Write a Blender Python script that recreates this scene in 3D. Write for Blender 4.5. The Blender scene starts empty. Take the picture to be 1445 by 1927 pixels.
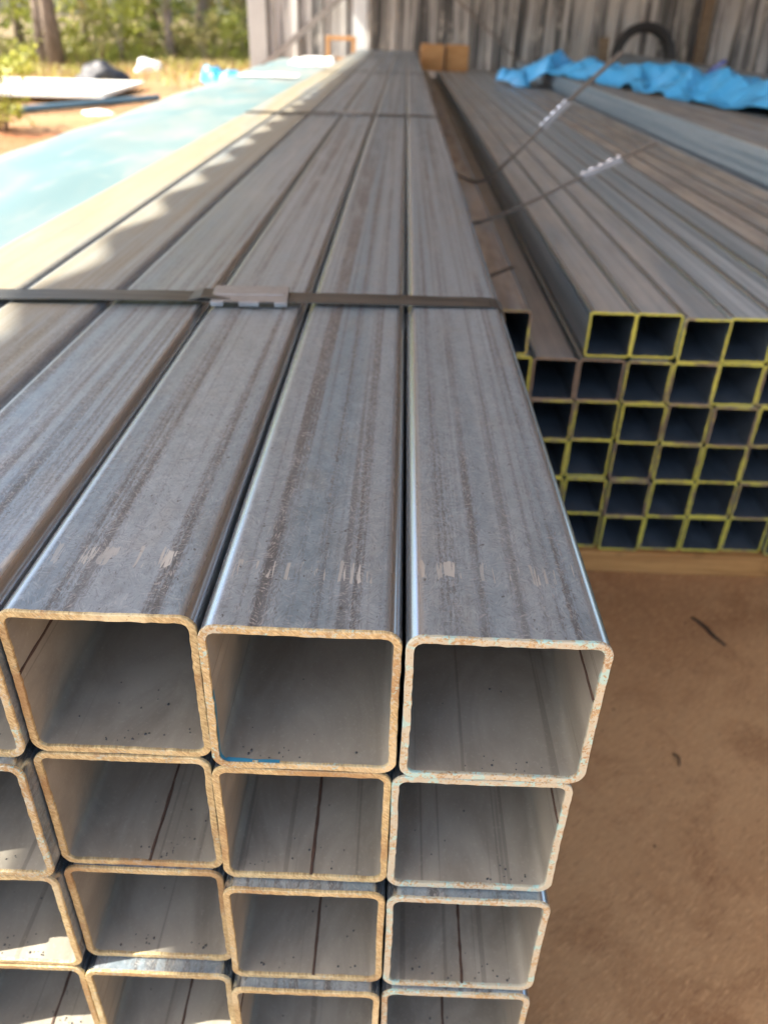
import bpy, bmesh, math, random
from mathutils import Vector, Matrix, noise as mnoise

random.seed(7)
scn = bpy.context.scene
col = scn.collection

# ------------------------------------------------------------------ camera
cd = bpy.data.cameras.new("camera")
cam = bpy.data.objects.new("camera", cd)
col.objects.link(cam)
cd.sensor_fit = 'AUTO'
cd.sensor_width = 36.0
cd.lens = 27.70
cd.clip_start = 0.02
cd.clip_end = 900
R = ((0.9993, 0.02497, 0.027873), (0.036853, -0.527213, -0.848934), (-0.006503, 0.849366, -0.527764))
mw = Matrix(((R[0][0], -R[1][0], -R[2][0], -0.1095),
             (R[0][1], -R[1][1], -R[2][1], -0.29396),
             (R[0][2], -R[1][2], -R[2][2], 0.25243),
             (0, 0, 0, 1)))
cam.matrix_world = mw
cd.dof.use_dof = True
cd.dof.focus_distance = 0.405
cd.dof.aperture_fstop = 8.8
scn.camera = cam

# ------------------------------------------------------------------ light
SUN = Vector((-0.80, -0.19, 1.0)).normalized()
world = bpy.data.worlds.new("World")
scn.world = world
world.use_nodes = True
wn = world.node_tree
bg = wn.nodes["Background"]
sky = wn.nodes.new("ShaderNodeTexSky")
sky.sky_type = 'NISHITA'
sky.sun_disc = False
sky.sun_elevation = math.asin(SUN.z)
sky.sun_rotation = math.atan2(SUN.x, SUN.y)
sky.air_density = 1.0
sky.dust_density = 3.2
sky.ozone_density = 0.7
bg.inputs[1].default_value = 0.115
wn.links.new(sky.outputs[0], bg.inputs[0])
sl = bpy.data.lights.new("sun", 'SUN')
sl.energy = 3.5
sl.angle = math.radians(0.5)
sl.color = (1.0, 0.93, 0.82)
so = bpy.data.objects.new("sun", sl)
col.objects.link(so)
so.rotation_euler = SUN.to_track_quat('Z', 'Y').to_euler()
so.location = (-6, -4, 12)
scn.view_settings.view_transform = 'Standard'
scn.view_settings.look = 'None'
scn.view_settings.gamma = 1.0
scn.view_settings.exposure = 2.25
scn.view_settings.use_curve_mapping = False
scn.cycles.max_bounces = 10
scn.cycles.diffuse_bounces = 6

G = -0.748          # ground level (top of the near bundle is z = 0)

# ------------------------------------------------------------------ node helper
class Mat:
    def __init__(self, name, rough=0.6, metal=0.0):
        self.m = bpy.data.materials.new(name)
        self.m.use_nodes = True
        self.t = self.m.node_tree
        self.b = self.t.nodes["Principled BSDF"]
        self.b.inputs["Roughness"].default_value = rough
        self.b.inputs["Metallic"].default_value = metal
    def put(self, sock, v):
        if v is None:
            return
        if isinstance(v, bpy.types.NodeSocket):
            self.t.links.new(v, sock)
        elif isinstance(v, (tuple, list)) and len(v) == 3 and sock.type == 'RGBA':
            sock.default_value = (*v, 1)
        else:
            sock.default_value = v
    def set(self, **k):
        for n, v in k.items():
            self.put(self.b.inputs[n.replace('_', ' ')], v)
        return self
    def coord(self, which="Object"):
        return self.t.nodes.new("ShaderNodeTexCoord").outputs[which]
    def rnd(self):
        return self.t.nodes.new("ShaderNodeObjectInfo").outputs["Random"]
    def attr(self, name):
        a = self.t.nodes.new("ShaderNodeAttribute")
        a.attribute_type = 'OBJECT'
        a.attribute_name = name
        return a.outputs["Fac"]
    def math(self, op, a, b=0.0, clamp=False):
        n = self.t.nodes.new("ShaderNodeMath")
        n.operation = op
        n.use_clamp = clamp
        self.put(n.inputs[0], a)
        self.put(n.inputs[1], b)
        return n.outputs[0]
    def vadd(self, a, b):
        n = self.t.nodes.new("ShaderNodeVectorMath")
        n.operation = 'ADD'
        self.put(n.inputs[0], a); self.put(n.inputs[1], b)
        return n.outputs[0]
    def vmul(self, a, b):
        n = self.t.nodes.new("ShaderNodeVectorMath")
        n.operation = 'MULTIPLY'
        self.put(n.inputs[0], a); self.put(n.inputs[1], b)
        return n.outputs[0]
    def xyz(self, v):
        n = self.t.nodes.new("ShaderNodeSeparateXYZ")
        self.put(n.inputs[0], v)
        return n.outputs
    def vec(self, x=0.0, y=0.0, z=0.0):
        n = self.t.nodes.new("ShaderNodeCombineXYZ")
        self.put(n.inputs[0], x); self.put(n.inputs[1], y); self.put(n.inputs[2], z)
        return n.outputs[0]
    def noise(self, v, scale=1.0, detail=3.0, rough=0.55, dist=0.0):
        n = self.t.nodes.new("ShaderNodeTexNoise")
        self.put(n.inputs["Vector"], v)
        n.inputs["Scale"].default_value = scale
        n.inputs["Detail"].default_value = detail
        n.inputs["Roughness"].default_value = rough
        n.inputs["Distortion"].default_value = dist
        return n.outputs["Fac"]
    def voro(self, v, scale, out="Color", feature='F1'):
        n = self.t.nodes.new("ShaderNodeTexVoronoi")
        n.feature = feature
        self.put(n.inputs["Vector"], v)
        n.inputs["Scale"].default_value = scale
        return n.outputs[out]
    def step(self, v, a, b):
        n = self.t.nodes.new("ShaderNodeMapRange")
        n.interpolation_type = 'SMOOTHSTEP'
        self.put(n.inputs["Value"], v)
        self.put(n.inputs["From Min"], a); self.put(n.inputs["From Max"], b)
        return n.outputs[0]
    def lerp(self, v, a, b, lo, hi):
        n = self.t.nodes.new("ShaderNodeMapRange")
        self.put(n.inputs["Value"], v)
        n.inputs["From Min"].default_value = a; n.inputs["From Max"].default_value = b
        n.inputs["To Min"].default_value = lo; n.inputs["To Max"].default_value = hi
        return n.outputs[0]
    def mix(self, f, a, b, blend='MIX'):
        n = self.t.nodes.new("ShaderNodeMix")
        n.data_type = 'RGBA'
        n.blend_type = blend
        self.put(n.inputs[0], f); self.put(n.inputs[6], a); self.put(n.inputs[7], b)
        return n.outputs[2]
    def bump(self, h, strength=0.3, dist=0.001):
        n = self.t.nodes.new("ShaderNodeBump")
        n.inputs["Strength"].default_value = strength
        n.inputs["Distance"].default_value = dist
        self.put(n.inputs["Height"], h)
        self.t.links.new(n.outputs[0], self.b.inputs["Normal"])
        return self

def plain(name, c, rough=0.6, metal=0.0, var=0.25, scale=20.0, bump=0.0):
    m = Mat(name, rough, metal)
    n = m.noise(m.coord(), scale, 5)
    lo = tuple(x * (1 - var) for x in c); hi = tuple(min(1, x * (1 + var)) for x in c)
    m.set(Base_Color=m.mix(n, lo, hi))
    if bump:
        m.bump(n, bump, 0.004)
    return m.m

# ------------------------------------------------------------------ materials
def galvanized():
    """zinc coated steel: streaks along the tube, spangle, scuffs and dust"""
    m = Mat("galvanized_steel", 0.42, 0.45)
    o = m.coord(); r = m.rnd(); p = m.xyz(o)
    off = m.vadd(o, m.vec(m.math('MULTIPLY', r, 3.1), m.math('MULTIPLY', r, 61.0), m.math('MULTIPLY', r, 7.7)))
    # ragged edge for the streaks
    fib = m.noise(m.vmul(off, (700, 190, 700)), 1.0, 3, 0.7, 1.2)
    fib = m.math('SUBTRACT', fib, 0.5)
    band = m.noise(m.vmul(off, (96, 0.5, 60)), 1.0, 3, 0.6)
    bandq = m.math('ADD', band, m.math('MULTIPLY', fib, 0.42))
    brk = m.noise(m.vmul(off, (50, 7, 50)), 1.0, 4, 0.65)
    dark = m.math('MULTIPLY', m.step(bandq, 0.46, 0.68), m.step(brk, 0.20, 0.55))
    band2 = m.noise(m.vmul(m.vadd(off, (0.3, 9, 0.2)), (150, 0.8, 90)), 1.0, 2, 0.5)
    dark2 = m.math('MULTIPLY', m.step(m.math('ADD', band2, m.math('MULTIPLY', fib, 0.35)), 0.50, 0.74), 0.75)
    blot = m.noise(m.vmul(off, (36, 16, 36)), 1.0, 5, 0.6, 0.6)
    warm = m.step(blot, 0.50, 0.72)
    tintn = m.noise(m.vmul(m.vadd(off, (1.7, 3, 0)), (22, 0.5, 22)), 1.0, 1)
    base = m.mix(m.step(tintn, 0.38, 0.62), (0.195, 0.285, 0.350), (0.295, 0.362, 0.405))
    base = m.mix(m.math('MULTIPLY', warm, 0.24), base, (0.38, 0.355, 0.295))
    spw = m.vadd(off, m.vec(m.math('MULTIPLY', fib, 0.012), m.math('MULTIPLY', brk, 0.02), 0.0))
    sp = m.voro(m.vmul(spw, (1, 0.6, 1)), 210.0)
    spx = m.xyz(sp)[0]
    base = m.mix(0.15, base, m.mix(spx, (0.16, 0.16, 0.17), (0.62, 0.62, 0.63)))
    th = m.math('MULTIPLY', spx, 40.0)
    cs = m.math('COSINE', th); sn = m.math('SINE', th)
    pu = m.math('ADD', m.math('MULTIPLY', p[0], cs), m.math('MULTIPLY', p[1], sn))
    pv = m.math('SUBTRACT', m.math('MULTIPLY', p[1], cs), m.math('MULTIPLY', p[0], sn))
    feather = m.noise(m.vec(m.math('MULTIPLY', pu, 900.0), m.math('MULTIPLY', pv, 170.0), m.math('MULTIPLY', p[2], 300.0)), 1.0, 2, 0.6, 0.6)
    base = m.mix(m.math('MULTIPLY', m.step(feather, 0.54, 0.68), 0.28), base, (0.56, 0.585, 0.60))
    base = m.mix(m.math('MULTIPLY', m.step(feather, 0.46, 0.32), 0.42), base, (0.13, 0.13, 0.13))
    dk = m.math('MAXIMUM', dark, dark2)
    base = m.mix(m.math('MULTIPLY', dk, 0.92), base, (0.066, 0.064, 0.064))
    flake = m.math('MULTIPLY', dk, m.step(feather, 0.52, 0.64))
    base = m.mix(m.math('MULTIPLY', flake, 0.55), base, (0.50, 0.47, 0.43))
    pit = m.noise(m.vmul(off, (260, 200, 260)), 1.0, 2, 0.5)
    base = m.mix(m.math('MULTIPLY', m.step(pit, 0.70, 0.75), 0.7), base, (0.06, 0.055, 0.05))
    scr = m.noise(m.vmul(off, (90, 900, 90)), 1.0, 2, 0.5, 2.0)
    base = m.mix(m.math('MULTIPLY', m.step(scr, 0.69, 0.72), 0.35), base, (0.12, 0.12, 0.12))
    # corners smoothed by the forming rolls, with a pale sky highlight painted in
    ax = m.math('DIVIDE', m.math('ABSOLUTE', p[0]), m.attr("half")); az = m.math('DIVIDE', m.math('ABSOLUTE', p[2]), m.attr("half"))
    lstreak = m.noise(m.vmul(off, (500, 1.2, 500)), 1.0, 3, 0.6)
    corner = m.math('MULTIPLY', m.step(m.math('ADD', m.math('MINIMUM', ax, az), m.math('MULTIPLY', m.math('SUBTRACT', lstreak, 0.5), 0.04)), 0.80, 0.90), m.attr("burnish_highlight"))
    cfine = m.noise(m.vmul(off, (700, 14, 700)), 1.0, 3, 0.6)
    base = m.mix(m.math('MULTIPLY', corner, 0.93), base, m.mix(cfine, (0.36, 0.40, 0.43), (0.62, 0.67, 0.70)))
    # scrapes across the top a hand's breadth from the cut end
    wob = m.math('MULTIPLY', m.math('SUBTRACT', m.noise(m.vmul(off, (120, 40, 1)), 1.0, 3), 0.5), 0.016)
    wob = m.math('ADD', wob, m.math('MULTIPLY', m.math('SUBTRACT', r, 0.5), 0.010))
    yy = m.math('ADD', p[1], wob)
    win = m.math('MULTIPLY', m.step(yy, 0.0430, 0.0440), m.math('SUBTRACT', 1.0, m.step(yy, 0.0585, 0.0600)))
    ln = m.noise(m.vmul(off, (110, 6.0, 0)), 1.0, 4, 0.8)
    mark = m.math('MULTIPLY', m.math('MULTIPLY', win, m.step(ln, 0.555, 0.575)), m.step(p[2], 0.045, 0.0495))
    mark = m.math('MULTIPLY', mark, m.attr("scraped"))
    base = m.mix(m.math('MULTIPLY', mark, m.lerp(brk, 0.35, 0.65, 0.35, 0.85)), base, (0.54, 0.525, 0.475))
    # settled dust, thicker on some tubes; its tan variant paints in warm sunlight
    nz = m.xyz(m.t.nodes.new("ShaderNodeNewGeometry").outputs["Normal"])[2]
    dn = m.noise(m.vmul(off, (14, 1.2, 14)), 1.0, 4, 0.65)
    dust = m.math('MULTIPLY', m.math('MULTIPLY', m.math('MULTIPLY', m.attr("dust"), m.math('SUBTRACT', 1.0, corner)), m.step(dn, 0.18, 0.58)), m.step(nz, 0.6, 0.98), True)
    dcol = m.mix(m.step(m.noise(m.vmul(m.vadd(off, (2, 2, 2)), (16, 3.0, 16)), 1.0, 4, 0.65), 0.36, 0.64), (0.22, 0.18, 0.132), (0.42, 0.352, 0.262))
    base = m.mix(m.attr("sky_tint"), base, m.mix(m.step(band, 0.42, 0.58), (0.29, 0.385, 0.43), (0.52, 0.60, 0.63)))  # pale blue reflection of the sky, painted into the zinc colour
    dcol = m.mix(m.attr("tan"), dcol, m.mix(brk, (0.17, 0.14, 0.08), (0.27, 0.225, 0.135)))
    base = m.mix(dust, base, dcol)
    # yellow marking paint sprayed over the ends
    yp = m.math('MULTIPLY', m.attr("yellow"), m.math('SUBTRACT', 1.0, m.step(m.math('ADD', p[1], m.math('MULTIPLY', m.noise(off, 90, 4), 0.030)), 0.014, 0.022)), True)
    base = m.mix(yp, base, (0.55, 0.50, 0.06))
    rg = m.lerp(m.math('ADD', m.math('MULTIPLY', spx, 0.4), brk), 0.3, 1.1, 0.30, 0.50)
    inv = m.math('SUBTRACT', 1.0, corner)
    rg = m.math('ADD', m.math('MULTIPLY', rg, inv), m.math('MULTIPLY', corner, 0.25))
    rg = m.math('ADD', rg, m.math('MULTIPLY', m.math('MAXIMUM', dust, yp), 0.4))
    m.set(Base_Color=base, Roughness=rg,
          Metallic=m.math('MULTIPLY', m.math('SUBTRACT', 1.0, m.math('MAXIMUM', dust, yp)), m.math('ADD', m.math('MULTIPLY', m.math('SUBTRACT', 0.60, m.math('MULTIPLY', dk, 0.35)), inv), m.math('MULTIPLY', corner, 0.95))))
    h = m.math('ADD', m.math('MULTIPLY', feather, 0.25), m.math('MULTIPLY', m.noise(m.vmul(off, (30, 3, 30)), 1.0, 3), 1.0))
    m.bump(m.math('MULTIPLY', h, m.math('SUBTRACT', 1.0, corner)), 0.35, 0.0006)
    return m.m

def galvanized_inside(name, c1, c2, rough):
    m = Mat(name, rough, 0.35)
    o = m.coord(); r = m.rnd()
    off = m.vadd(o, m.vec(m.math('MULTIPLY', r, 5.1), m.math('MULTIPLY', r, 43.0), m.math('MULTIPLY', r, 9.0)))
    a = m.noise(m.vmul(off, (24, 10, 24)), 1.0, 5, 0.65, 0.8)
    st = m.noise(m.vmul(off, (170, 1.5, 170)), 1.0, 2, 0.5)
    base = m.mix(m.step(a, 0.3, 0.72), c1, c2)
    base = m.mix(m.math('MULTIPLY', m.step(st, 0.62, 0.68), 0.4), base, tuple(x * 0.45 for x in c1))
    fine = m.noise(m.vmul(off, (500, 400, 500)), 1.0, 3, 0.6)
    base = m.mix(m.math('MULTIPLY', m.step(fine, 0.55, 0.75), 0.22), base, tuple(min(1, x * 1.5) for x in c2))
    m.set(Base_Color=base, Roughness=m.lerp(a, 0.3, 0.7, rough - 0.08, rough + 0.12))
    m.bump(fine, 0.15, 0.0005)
    return m.m

def cut_edge():
    """sawn steel edge: golden rust grain, with pale green patina where the object asks for it"""
    m = Mat("rusty_cut_edge", 0.62, 0.15)
    o = m.coord(); r = m.rnd()
    off = m.vadd(o, m.vec(m.math('MULTIPLY', r, 17.0), 0.0, m.math('MULTIPLY', r, 31.0)))
    p = m.xyz(off)
    diag = m.vec(m.math('ADD', m.math('MULTIPLY', p[0], 700.0), m.math('MULTIPLY', p[2], 700.0)),
                 0.0, m.math('MULTIPLY', m.math('SUBTRACT', p[0], p[2]), 160.0))
    saw = m.noise(diag, 1.0, 3, 0.6)
    big = m.noise(off, 60.0, 3, 0.6)
    side = m.noise(off, 16.0, 2, 0.5)
    c = m.mix(m.step(saw, 0.35, 0.68), (0.36, 0.26, 0.115), (0.66, 0.54, 0.28))
    c = m.mix(m.math('MULTIPLY', m.step(side, 0.52, 0.64), 0.8), c, m.mix(saw, (0.20, 0.105, 0.045), (0.44, 0.28, 0.12)))
    c = m.mix(m.math('MULTIPLY', m.step(side, 0.46, 0.32), 0.65), c, (0.72, 0.64, 0.39))
    c = m.mix(m.math('MULTIPLY', m.step(big, 0.55, 0.70), 0.5), c, (0.32, 0.165, 0.06))
    pa = m.attr("patina")
    c = m.mix(m.math('MULTIPLY', pa, 0.65), c, m.mix(saw, (0.20, 0.115, 0.06), (0.46, 0.32, 0.18)))
    sp = m.noise(off, 900.0, 3, 0.6)
    c = m.mix(m.math('MULTIPLY', m.step(sp, 0.62, 0.70), 0.65), c, (0.16, 0.075, 0.035))
    pn = m.noise(off, 620.0, 4, 0.7)
    pm = m.step(m.math('ADD', m.math('ADD', pn, m.math('MULTIPLY', m.math('SUBTRACT', big, 0.5), 0.5)), m.math('MULTIPLY', pa, 0.24)), 0.61, 0.68)
    pc = m.mix(m.step(m.noise(off, 130.0, 3), 0.53, 0.60), (0.46, 0.455, 0.35), (0.35, 0.56, 0.52))
    c = m.mix(m.math('MULTIPLY', pm, m.math('MINIMUM', m.math('MULTIPLY', pa, 3.0), 0.9)), c, pc)
    m.set(Base_Color=c)
    m.bump(saw, 0.5, 0.0006)
    return m.m

def yellow_edge():
    m = Mat("yellow_painted_edge", 0.6)
    o = m.coord(); r = m.rnd()
    off = m.vadd(o, m.vec(m.math('MULTIPLY', r, 17.0), 0.0, m.math('MULTIPLY', r, 31.0)))
    a = m.noise(off, 26.0, 3, 0.6)
    b = m.noise(off, 300.0, 3, 0.7)
    v = m.math('ADD', m.math('ADD', a, m.math('MULTIPLY', b, 0.35)), m.math('MULTIPLY', m.attr("worn"), 0.4))
    c = m.mix(m.step(v, 0.60, 0.84), (0.64, 0.60, 0.09), (0.27, 0.195, 0.13))
    c = m.mix(m.math('MULTIPLY', m.step(b, 0.58, 0.7), 0.5), c, (0.46, 0.43, 0.26))
    m.set(Base_Color=c)
    m.bump(b, 0.4, 0.001)
    return m.m

def ground_mat():
    m = Mat("earth", 0.9)
    o = m.coord(); p = m.xyz(o)
    big = m.noise(o, 1.6, 5, 0.6, 0.5)
    mid = m.noise(o, 7.0, 5, 0.65, 0.6)
    rx = m.math('ADD', m.math('MULTIPLY', p[0], 0.75), m.math('MULTIPLY', p[1], 0.66))
    ry = m.math('SUBTRACT', m.math('MULTIPLY', p[1], 0.75), m.math('MULTIPLY', p[0], 0.66))
    swirl = m.math('MULTIPLY', m.noise(o, 5.0, 2), 1.6)
    fib = m.noise(m.vec(m.math('ADD', m.math('MULTIPLY', rx, 60.0), swirl), m.math('MULTIPLY', ry, 330.0), swirl), 1.0, 3, 0.6, 0.8)
    fine = m.noise(o, 420.0, 3, 0.7)
    shed = m.mix(m.step(big, 0.32, 0.68), (0.35, 0.183, 0.075), (0.51, 0.305, 0.138))
    shed = m.mix(m.math('MULTIPLY', m.step(mid, 0.48, 0.70), 0.5), shed, (0.23, 0.10, 0.036))
    shed = m.mix(m.math('MULTIPLY', m.step(m.noise(m.vadd(o, (5, 2, 0)), 13.0, 4, 0.6), 0.56, 0.74), 0.45), shed, (0.52, 0.32, 0.15))
    shed = m.mix(m.math('MULTIPLY', m.step(fib, 0.50, 0.72), 0.6), shed, (0.66, 0.40, 0.185))
    shed = m.mix(m.math('MULTIPLY', m.step(fib, 0.45, 0.25), 0.5), shed, (0.17, 0.075, 0.034))
    shed = m.mix(m.math('MULTIPLY', m.step(fine, 0.62, 0.72), 0.4), shed, (0.09, 0.045, 0.025))
    sand = m.mix(m.step(m.noise(o, 0.9, 5, 0.65), 0.35, 0.68), (0.20, 0.092, 0.032), (0.27, 0.155, 0.064))
    red = m.math('MULTIPLY', m.step(m.noise(m.vadd(o, (3, 1, 0)), 0.45, 4, 0.6), 0.40, 0.55), m.math('SUBTRACT', 1.0, m.step(p[1], 7.0, 9.0)))
    sand = m.mix(red, sand, (0.30, 0.085, 0.024))
    litter = m.noise(o, 14.0, 5, 0.75)
    sand = m.mix(m.math('MULTIPLY', m.step(litter, 0.58, 0.68), 0.6), sand, (0.13, 0.085, 0.04))
    sand = m.mix(m.math('MULTIPLY', m.step(m.noise(m.vadd(o, (8, 8, 0)), 18.0, 4, 0.7), 0.62, 0.70), 0.6), sand, (0.36, 0.27, 0.15))
    leafy = m.step(m.math('ADD', p[1], m.math('MULTIPLY', big, 5.0)), 17.5, 21.0)
    sand = m.mix(m.math('MULTIPLY', leafy, 0.8), sand, (0.13, 0.10, 0.035))
    out = m.step(m.math('ADD', m.math('MULTIPLY', p[0], -1.0), m.math('MULTIPLY', big, 0.8)), 1.7, 2.4)
    m.set(Base_Color=m.mix(out, shed, sand))
    h = m.math('ADD', m.math('MULTIPLY', mid, 1.2), m.math('ADD', m.math('MULTIPLY', fib, 0.35), m.math('MULTIPLY', fine, 0.2)))
    m.bump(h, 0.5, 0.006)
    return m.m

def wall_metal():
    m = Mat("weathered_wall_sheet", 0.5, 0.25)
    o = m.coord(); r = m.rnd()
    off = m.vadd(o, m.vec(m.math('MULTIPLY', r, 13.0), 0.0, m.math('MULTIPLY', r, 5.0)))
    st = m.noise(m.vmul(off, (7.0, 7.0, 0.35)), 1.0, 4, 0.65, 0.3)
    pt = m.noise(m.vmul(off, (9, 9, 3.2)), 1.0, 4, 0.65)
    c = m.mix(m.step(m.math('ADD', st, m.math('MULTIPLY', m.math('SUBTRACT', r, 0.5), 0.10)), 0.40, 0.60), (0.085, 0.085, 0.082), (0.46, 0.45, 0.425))
    c = m.mix(m.math('MULTIPLY', m.step(pt, 0.54, 0.68), 0.7), c, (0.55, 0.52, 0.46))
    c = m.mix(m.math('MULTIPLY', m.step(m.noise(m.vadd(m.vmul(off, (5, 5, 1.6)), (4, 4, 4)), 1.0, 4), 0.55, 0.72), 0.6), c, (0.12, 0.11, 0.105))
    m.set(Base_Color=c)
    return m.m

def strap_mat():
    m = Mat("strap_steel", 0.42, 0.3)
    o = m.coord()
    n = m.noise(m.vmul(o, (9, 160, 60)), 1.0, 4, 0.6)
    c = m.mix(m.step(n, 0.35, 0.7), (0.035, 0.035, 0.031), (0.085, 0.08, 0.07))
    c = m.mix(m.math('MULTIPLY', m.step(m.noise(o, 35.0, 4), 0.58, 0.72), 0.5), c, (0.11, 0.085, 0.06))
    m.set(Base_Color=c)
    return m.m

def wood_mat(name, a, b):
    m = Mat(name, 0.75)
    o = m.coord()
    n = m.noise(m.vmul(o, (4, 60, 60)), 1.0, 4, 0.6, 0.6)
    k = m.noise(m.vmul(o, (14, 14, 14)), 1.0, 3)
    c = m.mix(m.step(n, 0.3, 0.7), a, b)
    c = m.mix(m.math('MULTIPLY', m.step(k, 0.60, 0.72), 0.5), c, tuple(x * 0.5 for x in a))
    m.set(Base_Color=c)
    m.bump(n, 0.3, 0.002)
    return m.m

def film_mat():
    m = Mat("pale_blue_film", 0.5)
    o = m.coord()
    n = m.noise(m.vmul(o, (2.2, 0.7, 2)), 1.0, 5, 0.6, 0.5)
    k = m.noise(m.vmul(o, (10, 2.0, 6)), 1.0, 4, 0.6)
    c = m.mix(m.step(n, 0.36, 0.62), (0.175, 0.202, 0.195), (0.10, 0.170, 0.180))
    c = m.mix(m.math('MULTIPLY', m.step(k, 0.54, 0.68), 0.6), c, (0.215, 0.222, 0.208))
    c = m.mix(m.math('MULTIPLY', m.step(m.noise(o, 6.0, 4), 0.60, 0.72), 0.3), c, (0.26, 0.28, 0.25))
    m.set(Base_Color=c)
    return m.m

def tarp_mat(name, a, b):
    m = Mat(name, 0.35)
    o = m.coord()
    n = m.noise(o, 9.0, 4, 0.6)
    w = m.t.nodes.new("ShaderNodeTexWave"); w.inputs["Scale"].default_value = 160
    m.put(w.inputs["Vector"], o)
    m.set(Base_Color=m.mix(n, a, b))
    m.b.inputs["Subsurface Weight"].default_value = 0.0
    m.bump(w.outputs["Fac"], 0.15, 0.001)
    return m.m

def leaf_mat(name, a, b, trans=0.35):
    m = Mat(name, 0.5)
    g = m.t.nodes.new("ShaderNodeNewGeometry")
    rr = g.outputs["Random Per Island"]
    c = m.mix(rr, a, b)
    m.set(Base_Color=c)
    tr = m.t.nodes.new("ShaderNodeBsdfTranslucent")
    m.put(tr.inputs[0], m.mix(0.5, c, tuple(min(1, x * 1.6) for x in b)))
    mx = m.t.nodes.new("ShaderNodeMixShader")
    mx.inputs[0].default_value = trans
    m.t.links.new(m.b.outputs[0], mx.inputs[1])
    m.t.links.new(tr.outputs[0], mx.inputs[2])
    m.t.links.new(mx.outputs[0], m.t.nodes["Material Output"].inputs[0])
    return m.m

def bark_mat():
    m = Mat("bark", 0.9)
    o = m.coord()
    n = m.noise(m.vmul(o, (12, 12, 2.5)), 1.0, 5, 0.7)
    m.set(Base_Color=m.mix(m.step(n, 0.3, 0.7), (0.12, 0.09, 0.065), (0.34, 0.27, 0.21)))
    m.bump(n, 0.6, 0.02)
    return m.m

M = dict(
    galv=galvanized(),
    inner=galvanized_inside("galvanized_inside", (0.28, 0.255, 0.205), (0.40, 0.37, 0.30), 0.44),
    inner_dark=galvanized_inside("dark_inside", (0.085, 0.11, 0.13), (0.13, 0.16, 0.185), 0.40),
    edge=cut_edge(), yedge=yellow_edge(),
    seam=plain("weld_rust", (0.075, 0.042, 0.028), 0.7, 0.0, 0.5, 300),
    bead=plain("dark_beads", (0.09, 0.09, 0.09), 0.3, 0.5, 0.3, 200),
    blue_paint=plain("blue_paint", (0.03, 0.19, 0.30), 0.5, 0.0, 0.3, 200),
    strap=strap_mat(), strap_worn=plain("worn_strap", (0.27, 0.235, 0.20), 0.5, 0.3, 0.3, 30),
    seal=plain("zinc_seal", (0.33, 0.345, 0.35), 0.34, 0.6, 0.25, 120),
    ground=ground_mat(), wall=wall_metal(),
    roof=plain("roof_sheet", (0.46, 0.45, 0.43), 0.5, 0.3, 0.15, 4),
    trim=plain("pale_trim", (0.33, 0.32, 0.30), 0.5, 0.2, 0.15, 6),
    post=plain("white_post_paint", (0.70, 0.72, 0.70), 0.5, 0.0, 0.12, 10),
    brace=plain("brace_steel", (0.22, 0.20, 0.18), 0.5, 0.4, 0.3, 10),
    wood=wood_mat("raw_timber", (0.34, 0.16, 0.045), (0.52, 0.28, 0.09)), oldwood=wood_mat("old_timber", (0.12, 0.085, 0.05), (0.22, 0.16, 0.10)),
    seal_pale=plain("pale_seal", (0.60, 0.61, 0.64), 0.35, 0.4, 0.15, 120),
    crate=wood_mat("orange_board", (0.42, 0.19, 0.06), (0.55, 0.29, 0.11)),
    film=film_mat(), tarp=tarp_mat("blue_tarp", (0.035, 0.30, 0.62), (0.10, 0.46, 0.78)),
    tarp2=tarp_mat("bright_blue_tarp", (0.01, 0.16, 0.33), (0.03, 0.25, 0.42)),
    rubber=plain("rubber", (0.022, 0.022, 0.022), 0.65, 0, 0.3, 40),
    bag=plain("black_plastic", (0.015, 0.015, 0.017), 0.55, 0, 0.3, 12),
    panel=plain("white_panel", (0.72, 0.71, 0.64), 0.5, 0, 0.1, 3),
    white=plain("white_sheet", (0.78, 0.78, 0.74), 0.5, 0, 0.1, 8),
    pipe=plain("blue_grey_pipe", (0.10, 0.19, 0.24), 0.45, 0.2, 0.25, 5),
    webbing=plain("violet_webbing", (0.12, 0.14, 0.33), 0.6, 0, 0.2, 40),
    twig=plain("twig_bark", (0.05, 0.032, 0.02), 0.8, 0, 0.4, 100),
    straw=leaf_mat("dry_straw", (0.20, 0.125, 0.045), (0.36, 0.25, 0.10), 0.2),
    leafA=leaf_mat("leaf_yellow_green", (0.20, 0.23, 0.035), (0.40, 0.41, 0.075)),
    leafB=leaf_mat("leaf_mid_green", (0.09, 0.125, 0.022), (0.24, 0.27, 0.055)),
    leafC=leaf_mat("leaf_olive", (0.14, 0.13, 0.04), (0.32, 0.28, 0.10)),
    bark=bark_mat(),
)

# ------------------------------------------------------------------ object helpers
def obj(name, me, mats=None, parent=None, loc=None):
    o = bpy.data.objects.new(name, me)
    if mats and me is not None and not me.materials:
        for k in (mats if isinstance(mats, (list, tuple)) else [mats]):
            me.materials.append(M[k])
    col.objects.link(o)
    if parent:
        o.parent = parent
    if loc is not None:
        o.location = loc
    return o

def tag(o, label=None, cat=None, group=None, kind=None):
    if label: o["label"] = label
    if cat: o["category"] = cat
    if group: o["group"] = group
    if kind: o["kind"] = kind
    return o

def empty(name, loc=(0, 0, 0), rz=0.0):
    e = bpy.data.objects.new(name, None)
    e.empty_display_size = 0.1
    col.objects.link(e)
    e.location = loc
    e.rotation_euler = (0, 0, rz)
    return e

def mesh(name, vs, fs, smooth=False, mi=None):
    me = bpy.data.meshes.new(name)
    me.from_pydata(vs, [], fs)
    if smooth:
        me.polygons.foreach_set("use_smooth", [True] * len(me.polygons))
    if mi is not None:
        me.polygons.foreach_set("material_index", mi)
    me.update()
    return me

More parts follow.
